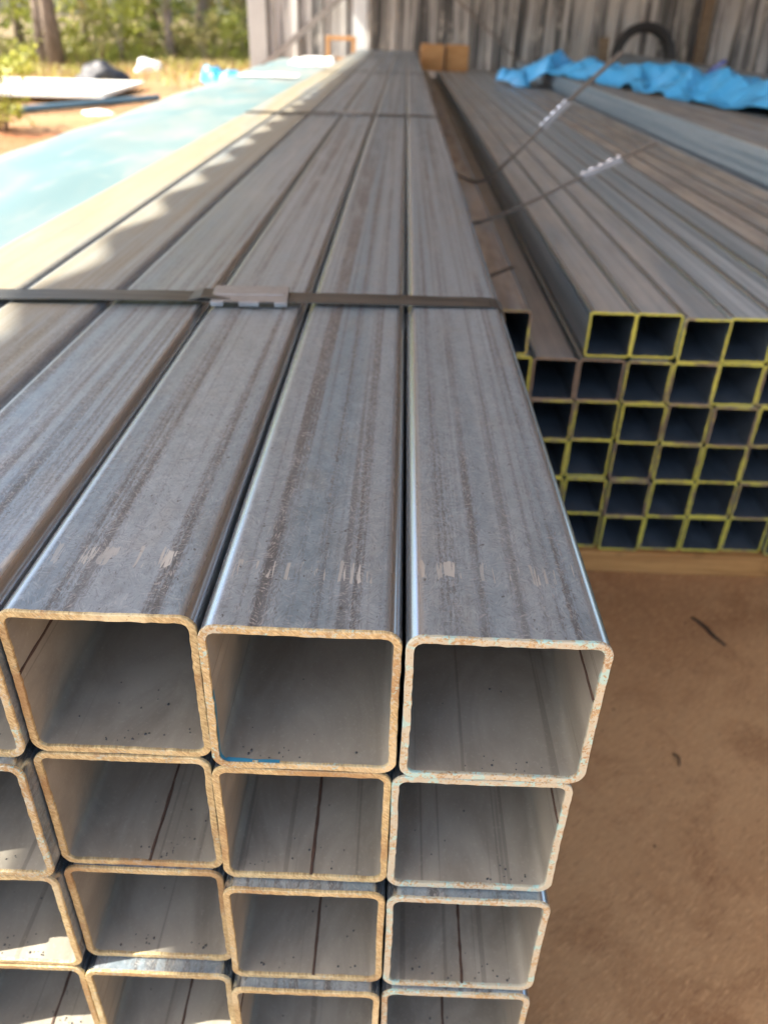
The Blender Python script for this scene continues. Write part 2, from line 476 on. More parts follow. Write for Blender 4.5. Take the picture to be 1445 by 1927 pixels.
def box_mesh(name, x0, x1, y0, y1, z0, z1, bev=0.0):
    bm = bmesh.new()
    bmesh.ops.create_cube(bm, size=1.0)
    for v in bm.verts:
        v.co = Vector(((x0 + x1) / 2 + v.co.x * (x1 - x0), (y0 + y1) / 2 + v.co.y * (y1 - y0), (z0 + z1) / 2 + v.co.z * (z1 - z0)))
    if bev:
        bmesh.ops.bevel(bm, geom=bm.edges[:], offset=bev, segments=2, affect='EDGES', profile=0.6)
    me = bpy.data.meshes.new(name)
    bm.to_mesh(me); bm.free()
    return me

def tube_path(name, pts, rad, n=8):
    vs, fs = [], []
    for i, p in enumerate(pts):
        p = Vector(p)
        d = (Vector(pts[min(i + 1, len(pts) - 1)]) - Vector(pts[max(i - 1, 0)])).normalized()
        a = d.orthogonal().normalized() if abs(d.z) > 0.9 else d.cross(Vector((0, 0, 1))).normalized()
        b = d.cross(a)
        r = rad[i] if isinstance(rad, (list, tuple)) else rad
        for k in range(n):
            t = 2 * math.pi * k / n
            vs.append(p + (a * math.cos(t) + b * math.sin(t)) * r)
    for i in range(len(pts) - 1):
        for k in range(n):
            fs.append((i * n + k, i * n + (k + 1) % n, (i + 1) * n + (k + 1) % n, (i + 1) * n + k))
    fs.append(tuple(range(n))[::-1]); fs.append(tuple((len(pts) - 1) * n + k for k in range(n)))
    return mesh(name, vs, fs, True)

def ribbon(name, pts, width, wdir, thick=0.0009):
    """a flat band along pts; wdir is the direction of its width (one vector or one per point)"""
    vs, fs = [], []
    n = len(pts)
    for i, p in enumerate(pts):
        p = Vector(p)
        d = (Vector(pts[min(i + 1, n - 1)]) - Vector(pts[max(i - 1, 0)])).normalized()
        w = Vector(wdir[i] if isinstance(wdir, list) else wdir)
        w = (w - d * w.dot(d)).normalized()
        u = d.cross(w).normalized()
        for sw, su in ((-1, -1), (1, -1), (1, 1), (-1, 1)):
            vs.append(p + w * sw * width / 2 + u * su * thick / 2)
    for i in range(n - 1):
        for k in range(4):
            fs.append((i * 4 + k, i * 4 + (k + 1) % 4, i * 4 + 4 + (k + 1) % 4, i * 4 + 4 + k))
    fs.append((3, 2, 1, 0)); fs.append(tuple((n - 1) * 4 + k for k in range(4)))
    me = mesh(name, vs, fs)
    bm = bmesh.new(); bm.from_mesh(me)
    bmesh.ops.recalc_face_normals(bm, faces=bm.faces[:])
    bm.to_mesh(me); bm.free()
    return me

# ------------------------------------------------------------------ ground
def spread(lo, hi, fine_lo, fine_hi, fine, grow):
    xs = []
    x = fine_lo
    while x <= fine_hi: xs.append(x); x += fine
    s = fine
    x = fine_hi
    while x < hi: s *= grow; x += s; xs.append(min(x, hi))
    s = fine
    x = fine_lo
    while x > lo: s *= grow; x -= s; xs.insert(0, max(x, lo))
    return xs
gx = spread(-260, 260, -9, 3, 0.12, 1.25)
gy = spread(-260, 320, -1, 22, 0.14, 1.25)
def ground_z(x, y):
    z = G
    if x < -1.9:
        f = min(1.0, (-1.9 - x) / 0.8)
        z += f * (0.035 * mnoise.noise(Vector((x * 0.7, y * 0.7, 0))) + 0.018 * mnoise.noise(Vector((x * 2.7, y * 2.7, 3))))
        bank = math.exp(-((y - 16.8) / 1.5) ** 2) * max(0.0, min(1.0, (x + 6.2) / 1.5)) * max(0.0, min(1.0, (-2.2 - x) / 0.5))
        z += bank * (0.17 + 0.12 * mnoise.noise(Vector((x * 1.6, y * 1.6, 7))))
    return z
vs = [(x, y, ground_z(x, y)) for y in gy for x in gx]
nx = len(gx)
fs = [(j * nx + i, j * nx + i + 1, (j + 1) * nx + i + 1, (j + 1) * nx + i) for j in range(len(gy) - 1) for i in range(nx - 1)]
tag(obj("ground", mesh("ground", vs, fs, True), "ground"), kind="structure")

# ------------------------------------------------------------------ the shed: back wall and lean-to roof
shed = empty("open_shed", (2.2, 11.3, G))
tag(shed, "open steel shed with a grey weathered ribbed metal back wall behind the tubes", "shed")
def ribbed(width, length, period, h, minor=True):
    """profile points (u, depth) across one sheet"""
    pr = []
    n = round(width / period)
    for i in range(n):
        u = i * period
        pr += [(u, 0), (u + period * 0.10, 0), (u + period * 0.17, h), (u + period * 0.27, h), (u + period * 0.34, 0)]
        if minor:
            for c in (0.54, 0.78):
                pr += [(u + period * (c - 0.045), 0), (u + period * (c - 0.02), h * 0.22), (u + period * (c + 0.02), h * 0.22), (u + period * (c + 0.045), 0)]
    pr.append((width, 0))
    return pr
def sheet_mesh(name, pr, length, th, place):
    vs, fs = [], []
    k = len(pr)
    for s in (0, 1):
        for v in (0, length):
            for u, d in pr:
                vs.append(place(u, v, d - s * th))
    for i in range(k - 1):
        fs.append((i, i + 1, k + i + 1, k + i))
        fs.append((2 * k + i, 3 * k + i, 3 * k + i + 1, 2 * k + i + 1))
        fs.append((i, 2 * k + i, 2 * k + i + 1, i + 1))
        fs.append((k + i, k + i + 1, 3 * k + i + 1, 3 * k + i))
    fs.append((0, k, 3 * k, 2 * k)); fs.append((k - 1, 3 * k - 1, 4 * k - 1, 2 * k - 1))
    me = mesh(name, vs, fs)
    bm = bmesh.new(); bm.from_mesh(me)
    bmesh.ops.recalc_face_normals(bm, faces=bm.faces[:])
    bm.to_mesh(me); bm.free()
    return me
WALL_Y = 11.30
PW = 0.915
prof = ribbed(PW, 3.2, 0.305, 0.036)
wp = sheet_mesh("wall_panel", prof, 3.55, 0.0012, lambda u, v, d: (u, -d, v))
for i in range(10):
    obj("wall_panel", wp, "wall", shed, (-1.86 + i * PW - 2.2, 0.0 + (0.0014 if i % 2 else 0), 0.02))
def in_shed(name, me, mat):
    o = obj(name, me, mat, shed)
    o.location = (-2.2, -11.3, -G)
    return o
in_shed("corner_trim", box_mesh("corner_trim", -2.09, -1.86, WALL_Y - 0.06, WALL_Y + 0.05, G, 2.5, 0.008), "trim")
# painted C-shaped post in front of the wall
cv = [(-0.76, 10.86), (-0.60, 10.86), (-0.60, 10.96), (-0.615, 10.96), (-0.615, 10.875), (-0.745, 10.875), (-0.745, 10.96), (-0.76, 10.96)]
vs = [(x, y, G) for x, y in cv] + [(x, y, 2.62) for x, y in cv]
fs = [(i, (i + 1) % 8, 8 + (i + 1) % 8, 8 + i) for i in range(8)] + [(0, 1, 2, 3, 4, 5, 6, 7)[::-1], tuple(range(8, 16))]
in_shed("post", mesh("post", vs, fs), "post")
in_shed("timber_stud", box_mesh("timber_stud", 3.47, 3.59, 11.10, 11.19, G, 2.45, 0.005), "oldwood")
in_shed("brace", ribbon("brace", [(-2.0, 11.17, -0.33), (-0.96, 11.17, 0.464), (1.1, 11.17, 2.03)], 0.075, (0.6, 0, -0.8), 0.006), "brace")
in_shed("brace", tube_path("brace", [(2.05, 11.12, -0.66), (1.22, 11.12, -0.05), (0.50, 11.12, 0.503), (-1.45, 11.12, 2.0)], 0.012), "brace")
# roof: sheets fall towards the open left side; their ribbed lower edge is the eave
EAVE_X, EAVE_Z = -2.055, 1.94
SLOPE = math.radians(5)
RP = 0.275
rprof = [(RP * 4 * k / 48, 0.024 - 0.024 * math.cos(2 * math.pi * k / 12)) for k in range(49)]
def roof_place(u, v, d):
    return (v * math.cos(SLOPE) - d * math.sin(SLOPE), u, v * math.sin(SLOPE) + d * math.cos(SLOPE))
rp = sheet_mesh("roof_panel", rprof, 9.6, 0.0012, roof_place)
for i in range(12):
    o = obj("roof_panel", rp, "roof", shed)
    o.location = (EAVE_X - 2.2, -0.95 + i * RP * 4 - 11.3, EAVE_Z - G + (0.0016 if i % 2 else 0))
for k in range(5):
    x = EAVE_X + 0.55 + k * 2.1
    z = EAVE_Z + (x - EAVE_X) * math.tan(SLOPE)
    in_shed("purlin", box_mesh("purlin", x - 0.03, x + 0.03, -0.85, 11.2, z - 0.14, z - 0.012, 0.004), "brace")
for (x, y) in ((-1.7, -0.86), (2.6, -0.86), (7.0, -0.86), (7.0, 5.2), (7.0, 10.9)):
    z = EAVE_Z + (x - EAVE_X) * math.tan(SLOPE) - 0.15
    in_shed("post", box_mesh("post", x - 0.05, x + 0.05, y - 0.05, y + 0.05, G, z, 0.006), "brace")

# ------------------------------------------------------------------ square tubes
def rsquare(hw, hh, r, n, side, bow=0.0, jit=0.0, rng=None):
    """closed loop of (x, z), counter-clockwise seen from the front"""
    pts = []
    cs = ((hw - r, -hh + r, -90), (hw - r, hh - r, 0), (-hw + r, hh - r, 90), (-hw + r, -hh + r, 180))
    for ci, (cx, cz, a0) in enumerate(cs):
        for k in range(n + 1):
            a = math.radians(a0 + 90 * k / n)
            pts.append((cx + r * math.cos(a), cz + r * math.sin(a)))
        # the flat that follows this corner
        nx2, nz2, b0 = cs[(ci + 1) % 4]
        ax, az = pts[-1]
        b = math.radians(b0)
        bx, bz = nx2 + r * math.cos(b), nz2 + r * math.sin(b)
        nrm = Vector((-(bz - az), bx - ax)).normalized()     # points inwards
        for t in side:
            e = bow * math.sin(math.pi * t)
            if jit:
                e += rng.uniform(-jit, jit)
            pts.append((ax + (bx - ax) * t + nrm.x * e, az + (bz - az) * t + nrm.y * e))
    return pts

def tube_mesh(name, hw, hh, wall, ro, length, mats, y0=0.0012, bow=0.0004):
    sd = (0.03, 0.25, 0.5, 0.75, 0.97)
    a = rsquare(hw, hh, ro, 6, sd, bow)
    b = rsquare(hw - wall, hh - wall, max(ro - wall, 0.0015), 6, sd, bow)
    n = len(a)
    vs = [(x, y0, z) for x, z in a] + [(x, length, z) for x, z in a] + [(x, y0, z) for x, z in b] + [(x, length, z) for x, z in b]
    fs, mi = [], []
    for i in range(n):
        j = (i + 1) % n
        fs.append((i, n + i, n + j, j)[::-1]); mi.append(0)
        fs.append((2 * n + i, 3 * n + i, 3 * n + j, 2 * n + j)); mi.append(1)
        fs.append((n + i, 3 * n + i, 3 * n + j, n + j)[::-1]); mi.append(0)
    me = mesh(name, vs, fs, True, mi)
    for k in mats:
        me.materials.append(M[k])
    return me

def rim_mesh(name, hw, hh, wall, ro, rng, jit, side_n=22):
    sd = tuple((k + 0.5) / side_n for k in range(side_n))
    a = rsquare(hw + 0.0001, hh + 0.0001, ro, 8, sd, 0.0004, jit * 0.6, rng)
    b = rsquare(hw - wall - 0.0001, hh - wall - 0.0001, max(ro - wall, 0.0015), 8, sd, 0.0004, jit, rng)
    n = len(a)
    ch = 0.0004
    vs = []
    for lp, y, ins in ((a, 0.0013, 0), (a, -0.0003, 0), (a, -0.0007, ch), (b, -0.0007, -ch * 0.6), (b, -0.0002, 0), (b, 0.0013, 0)):
        for x, z in lp:
            d = math.hypot(x, z)
            vs.append((x * (1 - ins / d), y + (rng.uniform(-1, 1) * 0.00012 if y < 0 else 0), z * (1 - ins / d)))
    fs = []
    for k in range(5):
        for i in range(n):
            j = (i + 1) % n
            fs.append((k * n + i, k * n + j, (k + 1) * n + j, (k + 1) * n + i))
    return mesh(name, vs, fs, False)

S = 0.1016
HW = S / 2 - 0.0002
WALL = 0.0040
RO = 0.0092
LEN = 9.45
long_tube = tube_mesh("square_tube", HW, HW, WALL, RO, LEN, ("galv", "inner"))

def seam_mesh(where, at, length, rng):
    """a raised weld bead along one inside wall"""
    hi = HW - WALL - 0.0003
    vs, fs = [], []
    ys = [0.0] + [0.006 * k + 0.002 for k in range(60)] + [0.6, 1.5, length]
    for y in ys:
        w = 0.00125 * rng.uniform(0.75, 1.25); h = 0.0009 * rng.uniform(0.6, 1.3); dx = rng.uniform(-0.0002, 0.0002)
        for u, d in ((-w, -0.0004), (-w * 0.5, h * 0.8), (w * 0.5, h * 0.8), (w, -0.0004)):
            u += at + dx
            if where == 'B': vs.append((u, y, -hi + d))
            elif where == 'T': vs.append((u, y, hi - d))
            elif where == 'R': vs.append((hi - d, y, u))
            else: vs.append((-hi + d, y, u))
    for i in range(len(ys) - 1):
        for k in range(3):
            q = (i * 4 + k, i * 4 + k + 1, i * 4 + 5 + k, i * 4 + 4 + k)
            fs.append(q if where in 'BR' else q[::-1])
    return mesh("weld_seam", vs, fs, False)

def bead_mesh(rng, n):
    bm = bmesh.new()
    hi = HW - WALL
    cx = [rng.uniform(-0.8, 0.8) * (hi - 0.01) for _ in range(3)]
    for k in range(n):
        r = rng.choice((0.0004, 0.0005, 0.0006, 0.0008))
        if rng.random() < 0.6:
            x = max(-hi + 0.011, min(hi - 0.011, rng.gauss(rng.choice(cx), 0.006))); y = 0.003 + abs(rng.gauss(0, 0.006))
        else:
            x = rng.uniform(-hi + 0.011, hi - 0.011); y = 0.003 + abs(rng.gauss(0, 0.035))
        mt = Matrix.Translation((x, y, -hi + 0.00035 + r * 0.45)) @ Matrix.Diagonal((1, rng.uniform(0.8, 1.5), 0.8, 1))
        bmesh.ops.create_icosphere(bm, subdivisions=1, radius=r, matrix=mt)
    me = bpy.data.meshes.new("spatter")
    bm.to_mesh(me); bm.free()
    me.polygons.foreach_set("use_smooth", [True] * len(me.polygons))
    return me

ROWN = ("top row", "second row", "third row", "fourth row", "fifth row", "sixth row", "bottom row")
COLN = ("rightmost", "second from the right", "third from the right", "fourth from the right", "fifth from the right", "leftmost")
# (dx, dy, dz) in millimetres as read from the photograph
OFF = {(0, 0): (2.6, -1.7, 1.2), (0, 1): (1.2, 1.6, -0.2), (0, 2): (-0.3, 8.7, -1.0), (0, 3): (-1.2, 3, -.6), (0, 4): (-2, 6, -.3), (0, 5): (-3, 1, 0),
       (1, 0): (-1.0, 0.2, -.4), (1, 1): (-0.8, 2.3, -1.0), (1, 2): (-1.8, 7.6, -1.0), (1, 3): (-2.2, -3.1, -0.6),
       (2, 0): (-0.5, -6.6, -1.0), (2, 1): (-1.3, -4.8, -1.6), (2, 2): (-2.5, 5.2, -1.2), (2, 3): (-3, -2.5, -1),
       (3, 0): (-0.9, -10.1, -1.6), (3, 1): (-2.0, -12.8, -1.9), (3, 2): (-3.2, -4.7, -2), (3, 3): (-4, -3.1, -1.6)}
SEAM = {(0, 0): ('R', 0.012), (0, 2): ('L', 0.008), (1, 0): ('R', 0.016), (1, 1): ('B', 0.0035), (1, 2): ('B', 0.004), (2, 0): ('B', 0.003),
        (2, 1): ('B', 0.004), (3, 0): ('B', -0.002), (3, 1): ('L', 0.02), (3, 2): ('B', 0.004), (3, 3): ('B', 0.008), (0, 3): ('L', 0.0), (1, 3): ('R', 0.02), (2, 3): ('L', 0.01)}
PAT = {(0, 0): 0.85, (1, 0): 0.95, (2, 0): 0.85, (3, 0): 0.7, (0, 1): 0.30, (1, 1): 0.12, (2, 1): 0.18, (0, 3): 0.35, (1, 3): 0.4, (0, 2): 0.12, (1, 2): 0.15, (3, 2): 0.2, (3, 1): 0.1}
LOOK = {(0, 0): "patina-flecked end and scraped top", (0, 1): "blue paint line inside its left edge", (0, 2): "golden rust end and seam on its left wall",
        (1, 0): "green patina end and seam high on its right wall", (1, 1): "golden end and dark seam along its floor", (1, 2): "rusty end and dark floor seam",
        (2, 0): "patina end and dark floor seam", (2, 1): "thin floor seam, golden end", (2, 2): "plain floor without any seam", (3, 0): "patina on its cut-off end",
        (3, 1): "no floor seam, end at the photo's lower edge", (3, 2): "sunlit patch and floor seam"}
near_rows = 7
for r in range(near_rows):
    for c in range(6):
        rng = random.Random(100 * r + c)
        dx, dy, dz = OFF.get((r, c), (rng.uniform(-2, 0) - c * .4, rng.uniform(-8, 4), -1.2 - .3 * (r > 3)))
        o = obj("square_tube", long_tube, None, None, (-(c + 0.5) * S + dx / 1000, dy / 1000, -(r + 0.5) * S + dz / 1000))
        lk = LOOK.get((r, c))
        lab = f"{COLN[c]} square tube in the {ROWN[r]} of the near bundle"
        lab = lab[0].lower() + lab[1:]
        if lk and len((lab + ", " + lk).split()) <= 16:
            lab += ", " + lk
        elif r == 0 and c == 5:
            lab = "sunlit square tube along the near bundle's left edge, beside the pale blue stack"
        elif r == 0 and c == 4:
            lab = "half sunlit square tube next to the left edge of the near bundle, top row"
        elif r == 0 and c == 3:
            lab = "square tube in the near bundle's top row, fourth from the right, fully shaded"
        tag(o, lab, "steel tube", "square tubes of the near bundle")
        o["scraped"] = 1.0 if r == 0 and c < 4 else 0.0
        o["dust"] = (0.05, 0.03, 0.05, 0.08, 0.7, 0.9)[c] if r == 0 else 0.1
        o["tan"] = 0.0 if c < 4 else 0.9  # warm sun tone put into the colour of the sunlit left columns
        o["yellow"] = 0.0; o["burnish_highlight"] = 1.0 if c < 4 else 0.25; o["half"] = HW
        if r < 4 and c < 5:
            e = obj("cut_end", rim_mesh("cut_end", HW, HW, WALL, RO, rng, 0.00028), "edge", o)
            e["patina"] = PAT.get((r, c), 0.15)
            if (r, c) in SEAM:
                obj("weld_seam", seam_mesh(*SEAM[(r, c)], LEN - 0.1, rng), "seam", o)
            nb = 14 if (r, c) in ((0, 2), (1, 2), (2, 0), (2, 3), (1, 3), (3, 0)) else 8
            if (r, c) == (0, 0): nb = 7
            tag(obj("spatter", bead_mesh(rng, nb + 6), "bead", o), kind="stuff")
        else:
            e = obj("cut_end", rim_mesh("cut_end", HW, HW, WALL, RO, rng, 0.0002, 6), "edge", o)
            e["patina"] = 0.2
        if (r, c) == (0, 1):
            b = rsquare(HW - WALL - 0.0003, HW - WALL - 0.0003, RO - WALL, 6, tuple(k / 12 for k in range(1, 12)), 0.0004)
            sel = [p for p in b if (p[0] < -0.03 and p[1] < 0.012) or (p[1] < -0.035 and p[0] < -0.012)]
            sel.sort(key=lambda p: (math.atan2(p[1], p[0]) % (2 * math.pi)))
            vs, fs = [], []
            for x, z in sel:
                w = 0.0014 * (0.4 + 0.9 * rng.random()) * (0.35 if z > 0 or x > -0.01 else 1.0)
                vs += [(x, 0.0, z), (x, 0.0012 + w, z)]
            for k in range(len(sel) - 1):
                fs.append((2 * k, 2 * k + 2, 2 * k + 3, 2 * k + 1))
            obj("paint_mark", mesh("paint_mark", vs, fs), "blue_paint", o)

# bearers under the near bundle
for k, y in enumerate((0.45, 3.2, 6.1, 9.0)):
    o = obj("timber_bearer", box_mesh("timber_bearer", -0.72, 0.04, y, y + 0.09, G, -7 * S - 0.003, 0.003), "wood")
    tag(o, ("timber bearer under the front of the near bundle", "timber bearer under the near bundle, second from the front",
            "timber bearer under the near bundle, third from the front", "timber bearer under the far end of the near bundle")[k], "timber", "bearers under the near bundle")

# steel straps round the near bundle
def strap_loop(y_right, y_left, width, lift, seed):
    rng = random.Random(seed)
    x0, x1, zb = -6 * S - 0.006, 0.0035, -7 * S - 0.002
    pts = [(x0 - 0.001, zb), (x0 - 0.001, -0.02), (x0 + 0.004, -0.005), (x0 + 0.012, 0.0015)]
    for k in range(13):
        t = k / 12
        pts.append((x0 + 0.03 + (x1 - x0 - 0.045) * t, 0.0022 + lift * math.sin(math.pi * t) + rng.uniform(0, 0.0006)))
    pts += [(x1 - 0.006, 0.0012), (x1 - 0.001, -0.003), (x1 + 0.0012, -0.010), (x1 + 0.0012, zb)]
    P = [(x, y_left + (y_right - y_left) * (x - x0) / (x1 - x0), z) for x, z in pts]
    return ribbon("steel_strap", P, width, (0, 1, 0), 0.0011)
def seal_mesh(name, L, W, T, bite=0.24):
    """crimped seal: a plate with notches bitten from both long edges and legs folded down"""
    bm = bmesh.new()
    a = L / 2; h = W / 2; d = W * bite
    tabs = ((-1.0, -0.66), (-0.27, 0.27), (0.66, 1.0))
    out = []
    for (u0, u1) in tabs:
        out += [(u0 * a, -h), (u1 * a, -h)]
        if u1 < 1: out += [(u1 * a + 0.03 * a, -h + d), ((0.66 if u0 > -0.5 else -0.27) * a - 0.03 * a, -h + d)]
    for (u0, u1) in reversed(tabs):
        out += [(u1 * a, h), (u0 * a, h)]
        if u0 > -1: out += [(u0 * a - 0.03 * a, h - d), ((0.27 if u0 > 0.5 else -0.66) * a + 0.03 * a, h - d)]
    f = bm.faces.new([bm.verts.new((x, y, 0)) for x, y in out])
    bmesh.ops.triangulate(bm, faces=[f])
    ext = bmesh.ops.extrude_face_region(bm, geom=bm.faces[:])
    for v in [g for g in ext['geom'] if isinstance(g, bmesh.types.BMVert)]:
        v.co.z += T
    for (u0, u1) in tabs:                       # folded legs
        for s in (-1, 1):
            y = s * (h + 0.0004)
            m4 = Matrix.Translation(((u0 + u1) / 2 * a, y, -T * 0.35)) @ Matrix.Diagonal(((u1 - u0) * a * 0.96, 0.0014, T * 2.2, 1))
            bmesh.ops.create_cube(bm, size=1.0, matrix=m4)
    bmesh.ops.create_cube(bm, size=1.0, matrix=Matrix.Translation((0, 0, T)) @ Matrix.Diagonal((L * 0.9, W * 0.16, T * 0.7, 1)))
    bmesh.ops.recalc_face_normals(bm, faces=bm.faces[:])
    bmesh.ops.bevel(bm, geom=[e for e in bm.edges if e.calc_face_angle(0) > 0.6], offset=0.0005, segments=1, affect='EDGES')
    me = bpy.data.meshes.new(name)
    bm.to_mesh(me); bm.free()
    return me
seal_big = seal_mesh("crimp_seal", 0.078, 0.043, 0.0020)
SR = "steel straps round the near bundle"
for (yr, yl, w, sx, lab) in ((0.538, 0.498, 0.034, -0.262, "dark steel strap across the near bundle closest to the cut ends, with notched seal"),
                             (2.50, 2.46, 0.034, -0.285, "second steel strap across the near bundle, beyond the closest one"),
                             (4.98, 4.96, 0.034, -0.30, "third steel strap across the near bundle, halfway along"),
                             (7.6, 7.6, 0.034, -0.30, "farthest steel strap across the near bundle, by the back wall")):
    s = obj("steel_strap", strap_loop(yr, yl, w, 0.0022, int(yr * 10)), "strap")
    tag(s, lab, "strap", SR)
    k = obj("crimp_seal", seal_big, "seal", s)
    k.location = (sx, yl + (yr - yl) * (sx + 0.61) / 0.61, 0.0062)
    k.rotation_euler = (0.10, 0.0, (yr - yl) / 0.61)
    t = obj("strap_tail", ribbon("strap_tail", [(sx - 0.062, k.location.y - 0.004, 0.0045), (sx - 0.05, k.location.y - 0.003, 0.0078), (sx - 0.02, k.location.y, 0.0064)], w * 0.98, (0, 1, 0), 0.0012), "strap", s)

# ------------------------------------------------------------------ right stack: yellow-ended tubes
BW, BH = 0.0852, 0.0846
BY = 1.116
BL = 8.9
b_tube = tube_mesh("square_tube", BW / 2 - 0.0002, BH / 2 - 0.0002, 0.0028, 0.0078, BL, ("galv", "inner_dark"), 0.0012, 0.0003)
b_rims = [rim_mesh("cut_end", BW / 2 - 0.0002, BH / 2 - 0.0002, 0.0030, 0.0078, random.Random(900 + k), 0.0006, 14) for k in range(6)]
B_TOP = -0.1855
RB = "yellow-ended square tubes of the right stack"
ORD = ("first", "second", "third", "fourth", "fifth", "sixth", "seventh", "eighth", "ninth", "tenth", "eleventh", "twelfth", "thirteenth")
BROW = ("top row", "second row", "third row", "fourth row", "fifth row", "lowest row")
anchor = (0.3265, 0.3235, 0.331, 0.332, 0.3355, 0.339)
pitch = (0.0856, 0.0871, 0.0883, 0.0887, 0.0890, 0.0882)
first_seen = (-3, -3, -2, -2, -1, -1)
rng = random.Random(5)
for r in range(6):
    for k in range(-3, 9):
        x0 = anchor[r] + k * pitch[r]
        dz = rng.uniform(-0.0004, 0.0004) if r else rng.uniform(0, 0.0018); dy = rng.uniform(-0.006, 0.006)
        if r == 0:
            if k == -2: continue                       # the missing tube that leaves a trough
            if k == -3: x0 = 0.051
            if k == -1: x0 = 0.2415
            if k in (-1, 0): dz = 0.0034
            if k == 1: dz, dy = 0.0, -0.006
        o = obj("square_tube", b_tube, None, None, (x0 + BW / 2, BY + dy, B_TOP - (r + 0.5) * (BH + 0.0002) + dz))
        n = k - first_seen[r] - (1 if r == 0 and k > -2 else 0)
        if n < 0:
            lab = f"{BROW[r]} yellow-ended tube of the right stack, {ORD[-n - 1]} left of the visible ones"
        else:
            lab = f"yellow-ended square tube, {ORD[n]} from the left in the right stack's {BROW[r]}"
        if r == 0 and k == -3: lab = "lone yellow-ended tube left of the trough in the right stack's top row"
        if r == 0 and k == -1: lab = "yellow-ended tube just right of the trough in the right stack's top row"
        tag(o, lab, "steel tube", RB)
        o["yellow"] = rng.uniform(0.3, 1.0) if r == 0 or (r == 1 and k < 0) else 0.5
        o["dust"] = (0.50 if k < 2 else (0.06 if k < 5 else 0.8)) if r < 2 else 0.3
        if r == 0 and k == -3: o["dust"] = 1.0
        o["scraped"] = 0.0
        o["burnish_highlight"] = 1.0; o["half"] = BW / 2 * 0.93  # reduced half widens the painted highlight along the edges
        o["sky_tint"] = 0.85 if r == 0 and k in (2, 3, 4) else 0.55
        e = obj("cut_end", b_rims[(r * 5 + k * 3) % 6], "yedge", o)
        e["worn"] = rng.choice((-0.3, -0.1, 0.0, 0.15, 0.3))
        if r == 1 and k in (-2, -1): e["worn"] = 0.75
        if r == 0 and k in (-1, 0): e["worn"] = -0.35
for k, y in enumerate((BY - 0.012, 4.2, 7.2, 9.6)):
    o = obj("timber_bearer", box_mesh("timber_bearer", 0.02, 1.32, y, y + 0.09, G, B_TOP - 6 * (BH + 0.0002) - 0.0022, 0.003), "wood")
    tag(o, ("pale timber bearer under the yellow ends of the right stack", "timber bearer under the right stack, second from the front",
            "timber bearer under the right stack, third from the front", "timber bearer under the far end of the right stack")[k], "timber", "bearers under the right stack")

# ------------------------------------------------------------------ far right stack of wide rectangular tubes
CH = 0.110
CX0, C_TOP = 1.118, -0.0755
RC = "wide rectangular tubes of the far right stack"
cw = [0.140, 0.140, 0.205, 0.205, 0.205, 0.205]
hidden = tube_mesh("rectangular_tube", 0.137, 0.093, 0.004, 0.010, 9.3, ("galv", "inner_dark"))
x = CX0
CN = ("leftmost", "second from the left", "third from the left", "fourth from the left", "fifth from the left", "rightmost")
cm = {}
for i, w in enumerate(cw):
    if w not in cm:
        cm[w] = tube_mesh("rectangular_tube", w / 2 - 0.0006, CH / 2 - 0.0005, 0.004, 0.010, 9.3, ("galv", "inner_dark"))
    o = obj("rectangular_tube", cm[w], None, None, (x + w / 2, 0.5 + random.Random(i).uniform(-0.1, 0.1), C_TOP - CH / 2 - (0.0, .001, .0, .002, 0, .003)[i]))
    o["sky_tint"] = 0.5; o["half"] = 1.0
    tag(o, f"dusty wide rectangular tube, {CN[i]} in the raised stack on the far right", "steel tube", RC)
    o["dust"] = 0.7; o["yellow"] = 0.0; o["scraped"] = 0.0
    x += w
zc = C_TOP - CH - 0.004
for r in range(3):
    for i in range(4):
        o = obj("rectangular_tube", hidden, None, None, (CX0 + 0.138 + i * 0.276, 0.5 + random.Random(40 + r * 7 + i).uniform(-0.08, 0.08), zc - 0.093 - r * 0.1875))
        tag(o, f"deep rectangular tube under the far right stack's top layer, {('upper', 'middle', 'lower')[r]} course, {CN[i]}", "steel tube", "deep rectangular tubes under the far right stack")
        o["dust"] = 0.2; o["yellow"] = 0.0; o["scraped"] = 0.0
o = obj("rectangular_tube", tube_mesh("rectangular_tube", 0.07, 0.05, 0.004, 0.008, 9.0, ("galv", "inner_dark")), None, None, (2.13, 1.2, C_TOP + 0.0505))
o.rotation_euler = (0, 0, math.radians(-1.5))
tag(o, "single grey rectangular tube lying on top behind the blue tarp", "steel tube")
o["dust"] = 0.3; o["yellow"] = 0.0; o["scraped"] = 0.0

# loose cut straps springing off the right stack
def smooth(P, n=6):
    P = [Vector(p) for p in P]
    out = []
    for i in range(len(P) - 1):
        p0, p1, p2, p3 = P[max(i - 1, 0)], P[i], P[i + 1], P[min(i + 2, len(P) - 1)]
        for k in range(n):
            t = k / n
            out.append(0.5 * ((2 * p1) + (p2 - p0) * t + (2 * p0 - 5 * p1 + 4 * p2 - p3) * t * t + (3 * p1 - p0 - 3 * p2 + p3) * t ** 3))
    out.append(P[-1])
    return out
seal_small = seal_mesh("crimp_seal", 0.050, 0.023, 0.0032, 0.10)
def loose_strap(P, seals, lab):
    s = obj("steel_strap", ribbon("steel_strap", smooth(P), 0.014, (0.4, 0.6, -0.55), 0.0009), "strap_worn")
    tag(s, lab, "strap", "loose cut straps on the right stack")
    for a, b in seals:
        a, b = Vector(a), Vector(b)
        d = (b - a).normalized()
        w = Vector((0.4, 0.6, -0.55)); w = (w - d * w.dot(d)).normalized()
        if d.cross(w).dot(Vector((-0.2, -0.9, 0.3))) < 0: w = -w
        for q in (0.27, 0.73):
            k = obj("crimp_seal", seal_small, "seal_pale", s)
            mt = Matrix((d, w, d.cross(w))).transposed().to_4x4()
            mt.translation = a.lerp(b, q) + d.cross(w) * 0.001
            k.matrix_basis = mt
